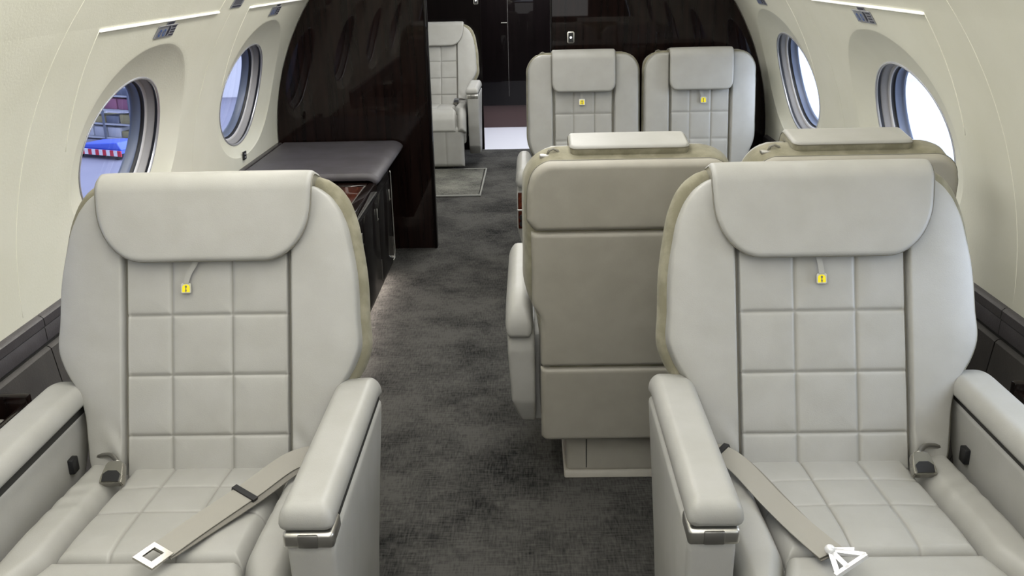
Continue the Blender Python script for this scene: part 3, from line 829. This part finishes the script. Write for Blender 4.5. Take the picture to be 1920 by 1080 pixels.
# top with rim and inlay
box('mahogany_top', -1.34, xf-.035, 3.02, 4.30, .542, .566, M['wood_red'], cr, bevel=.002)
box('top_rim', xf-.036, xf+.006, 3.02, 4.30, .535, .572, M['wood_dark'], cr, bevel=.006, seg=3)
box('top_rim', -1.34, xf-.02, 4.225, 4.30, .540, .572, M['wood_dark'], cr, bevel=.006, seg=3)
box('metal_inlay', xf-.041, xf-.036, 3.03, 4.225, .563, .5685, M['chrome'], cr)
box('metal_inlay', xf+.0, xf+.0085, 3.03, 4.26, .530, .534, M['chrome'], cr)
# doors with flush handles on the aisle face
ys = [3.05, 3.46, 3.88, 4.30, 4.70]
for a, b in zip(ys[:-1], ys[1:]):
    d = box('cabinet_door', xf-.012, xf+.004, a+.003, b-.003, .09, .505, M['wood_black'], cr, bevel=.002)
    hn = box('door_handle', xf+.003, xf+.0075, b-.05, b-.040, .40, .455, M['chrome'], d, bevel=.0015)
    hn = box('door_handle', xf+.003, xf+.0075, b-.05, b-.025, .40, .406, M['chrome'], d)
    box('metal_inlay', xf+.003, xf+.0055, b-.0025, b+.0025, .10, .20, M['chrome'], d)
tube('edge_strip', [(xf+.004, 4.722, .535), (xf+.006, 4.724, .525), (xf+.006, 4.724, .40), (xf+.006, 4.724, .12), (xf+.004, 4.716, .085), (xf-.004, 4.70, .068), (xf-.01, 4.67, .062)], .0035, M['chrome'], cr)
for yy in (5.08,): 
    box('door_handle', -.7955, -.790, yy, yy+.01, .38, .44, M['chrome'], cr)
    box('door_handle', -.7955, -.790, yy, yy+.03, .38, .386, M['chrome'], cr)
led_o = box('light_strip', xf-.085, xf-.06, 3.05, 4.68, .056, .062, M['led'], cr)
# seat cushion on the credenza
def cushion_P(x, s, h): return np.array([x, s, .575+h])
def cp(x, s, h):
    # rolls down over the aisle edge
    xe = xf-.034
    if x > xe:
        a = min((x-xe)/.045, 1.3); return np.array([xe+.045*sin(a)+h*sin(a), s, .584-.045*(1-cos(a))+h*cos(a)])
    return np.array([x, s, .584+h])
cu = pad('bench_cushion', stations(4.27, 5.158, 50, .3), lambda s: -1.345, lambda s: xf+.016, cp, .030, .004, .016, [M['cushion_dark']], None, nu=60,
         disp=quilt((), (4.290,), .003, .004)[0], seam=quilt((), (4.290,), .003, .004)[1], rb=.01)
tag(cu, 'slate grey leather bench cushion lying on the aft half of the credenza', 'cushion')
# small gap filler between cushion and hull
o = box('trim_22', -1.372, -1.346, 4.10, 5.155, .545, .612, M['ledge'], bevel=.004); tag(o, kind='structure')

# ------------------------------------------------------------------ mat
mt = empty('floor_mat', (0, 0, 0)); tag(mt, 'grey floor mat with a bound edge in front of the far armchair', 'mat')
box('mat_pile', -1.05, -.362, 6.42, 7.30, .001, .012, M['mat'], mt, bevel=.004)
tube('mat_binding', [(-1.05, 6.41, .007), (-.352, 6.41, .007), (-.345, 7.31, .007), (-1.05, 7.31, .007)], .008, M['mat_edge'], mt, closed=True)

# ------------------------------------------------------------------ placards and switches
def placard(name, side, Y, ph, wY, hP, label, cat, group, style, m=None):
    root = empty(name, (0, 0, 0)); tag(root, label, cat, group)
    def Q(a, b, off): return S3(side, Y-side*a, ph+b/R, off)
    def patch(nm, a0, a1, b0, b1, off, m_, n=3):
        V = []; Fc = []
        for o_ in (off, off+.0015):
            for (a, b) in ((a0, b0), (a1, b0), (a1, b1), (a0, b1)): V.append(Q(a, b, o_))
        Fc = [(0,1,2,3), (4,7,6,5), (0,4,5,1), (1,5,6,2), (2,6,7,3), (3,7,4,0)]
        return mesh_obj(nm, V, Fc, m_, root, smooth=False)
    h = hP/2; w = wY/2
    patch('plate', -w, w, -h, h, -.0025, M['sign_metal'])
    patch('plate_edge', -w, w, h-.002, h+.001, -.004, M['lip'])
    def mark(a0, a1, b0, b1, m_): patch('printing', min(a0, a1), max(a0, a1), b0, b1, -.0034, m_)
    if style == 'oxygen':
        patch('top_tab', -.02, .045, h, h+.014, -.0025, M['sign_metal'])
        mark(-.012, .037, h+.004, h+.010, M['sign_ink'])
        for a in (-w+.030, -w+.068):     # two ring symbols
            V = []; Fc = []; n = 16
            for r_ in (.0065, .0105):
                for k in range(n): V.append(Q(a+r_*cos(2*pi*k/n), r_*1.25*sin(2*pi*k/n)-.003, -.0036))
            for k in range(n): Fc.append((k, (k+1) % n, n+(k+1) % n, n+k))
            mesh_obj('ring_symbol', V, Fc, M['sign_blue'], root, smooth=False)
        mark(.012, .021, -h+.006, h-.003, M['sign_ink'])
        mark(.024, .028, -h+.012, h-.008, M['sign_ink'])
        for k in range(4): mark(.040, w-.006, -h+.005+k*.010, -h+.0095+k*.010, M['sign_ink'])
    else:
        for k in range(6):
            x = -w+.014+k*.0175; mark(x, x+.0075, -h+.016, h-.008+(.004 if k % 2 else -.006), M['sign_ink'])
        mark(-w+.012, w-.014, -h+.006, -h+.011, M['sign_ink'])
    return root
for side, sn in ((-1, 'left'), (1, 'right')):
    placard('placard', side, 3.14 if side < 0 else 3.13, .580, .165, .045, 'metal instruction placard with two blue rings above the nearer %s window' % sn, 'sign', 'instruction placards', 'oxygen')
    placard('placard', side, 4.535, .580, .165, .045, 'metal instruction placard with two blue rings above the farther %s window' % sn, 'sign', 'instruction placards', 'oxygen')
    placard('exit_placard', side, 3.82, .652, .135, .085, 'metal placard of dark lettering on the %s wall between the two windows' % sn, 'sign', 'lettered placards', 'text')
sw = empty('shade_switch', (0, 0, 0)); tag(sw, 'small black switch with two white dots under the farther left window', 'switch')
def shp(a0, a1, p0, p1, off, m_, nm, par):
    V = [S3(-1, y, p, o_) for o_ in (off, off+.006) for y, p in ((a0, p0), (a1, p0), (a1, p1), (a0, p1))]
    return mesh_obj(nm, V, [(0,1,2,3), (4,7,6,5), (0,4,5,1), (1,5,6,2), (2,6,7,3), (3,7,4,0)], m_, par, smooth=False)
shp(4.50, 4.545, .033, .062, -.008, M['black'], 'switch_body', sw)
shp(4.516, 4.528, .039, .044, -.0095, M['white'], 'white_dot', sw); shp(4.516, 4.528, .051, .056, -.0095, M['white'], 'white_dot', sw)

def wall_switch(x, Y, z, label):
    s = empty('wall_switch', (x, Y, z)); tag(s, label, 'switch', 'lit wall switches')
    bm_obj('switch_bezel', prism_bm([(-.019+.006, -.030), (.013, -.030), (.019, -.024), (.019, .024), (.013, .030), (-.013, .030), (-.019, .024), (-.019, -.024)], -.006, 0, 'Y', .0015, 2), M['chrome'], s)
    box('rocker', -.013, .013, -.0085, -.005, -.024, .024, M['black'], s)
    bm = bmesh.new(); bmesh.ops.create_uvsphere(bm, u_segments=12, v_segments=8, radius=.0052); bmesh.ops.translate(bm, verts=bm.verts, vec=(0, -.008, 0))
    bm_obj('indicator_light', bm, M['glow'], s)
wall_switch(.217, 5.169, 1.131, 'lit wall switch in a silver frame on the dark bulkhead above the rear seats')
wall_switch(-.431, 8.169, 1.225, 'lit wall switch high on the far dark wall above the far armchair')

# ------------------------------------------------------------------ outside the windows
GZ = -3.6
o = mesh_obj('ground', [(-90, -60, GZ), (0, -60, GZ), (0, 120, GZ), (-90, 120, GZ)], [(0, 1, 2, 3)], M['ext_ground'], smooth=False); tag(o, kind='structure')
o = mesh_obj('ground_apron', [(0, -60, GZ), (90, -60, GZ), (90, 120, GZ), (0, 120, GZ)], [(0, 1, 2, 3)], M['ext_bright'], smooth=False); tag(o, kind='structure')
# striped cart left
ct = empty('baggage_cart', (-12.4, 27.9, GZ), radians(-24)); tag(ct, 'blue flat cart with a red and white striped edge outside the left window', 'cart')
box('deck', -1.0, 1.0, -.5, .5, .20, .28, M['blue'], ct)
for k in range(14): box('striped_edge', -1.0+.143*k, -1.0+.143*(k+1), -.53, -.50, .12, .28, M['red'] if k % 2 else M['white'], ct)
for x in (-.75, .75):
    for y in (-.4, .4):
        bm = bmesh.new(); bmesh.ops.create_cone(bm, cap_ends=True, segments=20, radius1=.1, radius2=.1, depth=.08)
        bmesh.ops.rotate(bm, verts=bm.verts, matrix=__import__('mathutils').Matrix.Rotation(pi/2, 3, 'X')); bmesh.ops.translate(bm, verts=bm.verts, vec=(x, y, .1)); bm_obj('wheel', bm, M['gasket'], ct)
bm_obj('canvas_load', prism_bm([(-.9, .28), (.95, .28), (.8, .50), (-.7, .38)], -.45, .45, 'Y', .03), M['blue'], ct)
cols_ = ['olive', 'mauve', 'slate', 'pale', 'olive', 'red', 'pale', 'slate', 'mauve', 'pale']
rk = empty('storage_rack', (-14.6, 31.5, GZ), radians(-24)); tag(rk, 'long low storage rack of wrapped goods in rows outside the left window', 'rack')
for z in (0.05, .50, .95, 1.40): box('rack_shelf', -3.6, 3.6, -.4, .4, z, z+.05, M['pale'], rk)
for x in np.arange(-3.6, 3.7, 1.2): box('rack_post', x-.03, x+.03, -.43, -.37, 0, 1.75, M['slate'], rk)
i = 0
for z in (.10, .55, 1.0, 1.45):
    for x in np.arange(-3.55, 3.5, .6):
        i += 1; box('wrapped_goods', x, x+.54, -.35, .35, z, z+.18+.18*random.random(), M[cols_[(i*7) % 10]], rk, bevel=.03)
sc_ = box('ground_screen', -32, -8, 41, 41.2, GZ, GZ+2.2, M['white']); tag(sc_, kind='structure')
br_ = box('ground_barrier', 4, 40, 21.5, 22.0, GZ, GZ+.25, M['mauve']); tag(br_, kind='structure')
hw = box('hangar_wall', -40, -38, -20, 90, GZ, 12, M['pale']); tag(hw, kind='structure')
aw_ = box('awning_panel', -9.9, -9.0, 19.3, 22.0, GZ+2.6, GZ+2.7, M['white']) if False else None

# ------------------------------------------------------------------ lights
def area(name, loc, size, power, rot=(0, 0, 0), color=(1, 1, 1)):
    l = bpy.data.lights.new(name, 'AREA'); l.shape = 'RECTANGLE'; l.size, l.size_y = size; l.energy = power; l.color = color
    o = bpy.data.objects.new(name, l); COL.objects.link(o); o.location = loc; o.rotation_euler = rot; return o
area('ceiling_light', (XC, 1.6, zk-.03), (.7, 6.4), 56, color=(1, .985, .95))
area('ceiling_light', (XC, 6.7, zk-.03), (.7, 2.6), 30, color=(1, .985, .95))
area('cove_light', (XC-.75, 1.6, 1.66), (.10, 6.4), 40, rot=(0, radians(38), 0), color=(1, .97, .9))
area('cove_light', (XC+.75, 1.6, 1.66), (.10, 6.4), 18, rot=(0, radians(-38), 0), color=(1, .97, .9))
area('galley_light', (XC, 8.8, zk-.03), (.8, .8), 22, color=(.95, .96, 1))
area('fill_light', (.0, -1.5, 1.25), (1.4, .7), 7, rot=(radians(88), 0, 0), color=(1, .99, .97))  # added fill behind the camera, not a cabin fixture
area('kick_light', (xf-.05, 3.9, .052), (.03, 1.55), 3.6, rot=(0, radians(-40), 0), color=(1, .88, .8))
area('aft_wash_light', (-.35, 5.9, 1.55), (.5, .4), 6, rot=(radians(35), 0, 0), color=(1, .98, .94))

wd = bpy.data.worlds.new('World'); SC.world = wd; wd.use_nodes = True
nt = wd.node_tree; N = nt.nodes; L = nt.links
tc = N.new('ShaderNodeTexCoord'); sp = N.new('ShaderNodeSeparateXYZ'); L.new(tc.outputs['Generated'], sp.inputs[0])
r = N.new('ShaderNodeMapRange'); r.inputs[1].default_value = -.25; r.inputs[2].default_value = .35; L.new(sp.outputs[0], r.inputs[0])
mx = N.new('ShaderNodeMixRGB'); mx.inputs[1].default_value = (.50, .58, .95, 1); mx.inputs[2].default_value = (6.0, 6.6, 7.8, 1); L.new(r.outputs[0], mx.inputs[0])
L.new(mx.outputs[0], N['Background'].inputs[0]); N['Background'].inputs[1].default_value = 1.0

# ------------------------------------------------------------------ camera
f, vx, vy, rl = 1800., 990., -68., radians(1.3)
X, Yy = vx-960, 540-vy
Xd = X*cos(rl)+Yy*sin(rl); Yd = -X*sin(rl)+Yy*cos(rl)
th = atan2(Yd, f); psi = atan2(Xd*cos(th), f)
fw = np.array([-sin(psi)*cos(th), cos(psi)*cos(th), -sin(th)]); rt = np.array([cos(psi), sin(psi), 0]); up = np.cross(rt, fw)
rt2 = rt*cos(rl)-up*sin(rl); up2 = rt*sin(rl)+up*cos(rl)
from mathutils import Matrix
cd = bpy.data.cameras.new('camera'); cam = bpy.data.objects.new('camera', cd); COL.objects.link(cam)
m4 = Matrix(((rt2[0], up2[0], -fw[0], 0), (rt2[1], up2[1], -fw[1], 0), (rt2[2], up2[2], -fw[2], 1.5), (0, 0, 0, 1)))
cam.matrix_world = m4
cd.sensor_width = 36; cd.lens = 36*f/1920; cd.clip_start = .02; cd.clip_end = 300
SC.camera = cam
SC.view_settings.view_transform = 'Standard'; SC.view_settings.look = 'None'; SC.view_settings.exposure = 0; SC.view_settings.gamma = 1
SC.cycles.use_denoising = True
SC.cycles.max_bounces = 8; SC.cycles.transparent_max_bounces = 12; SC.cycles.caustics_reflective = False; SC.cycles.sample_clamp_indirect = 6

for o in list(bpy.data.objects):
    nm = o.name.split('.')[0]
    lab = {'suede_shell': 'olive suede edging', 'metal_tag': 'square metal tag with a yellow arch', 'belt_slider': 'black belt slider', 'belt_connector': 'white metal connector',
           'belt_buckle': 'brushed steel buckle', 'metal_band': 'brushed nickel band', 'light_strip': 'warm glowing strip'}.get(nm)
    if lab and o.parent: o['label'] = lab
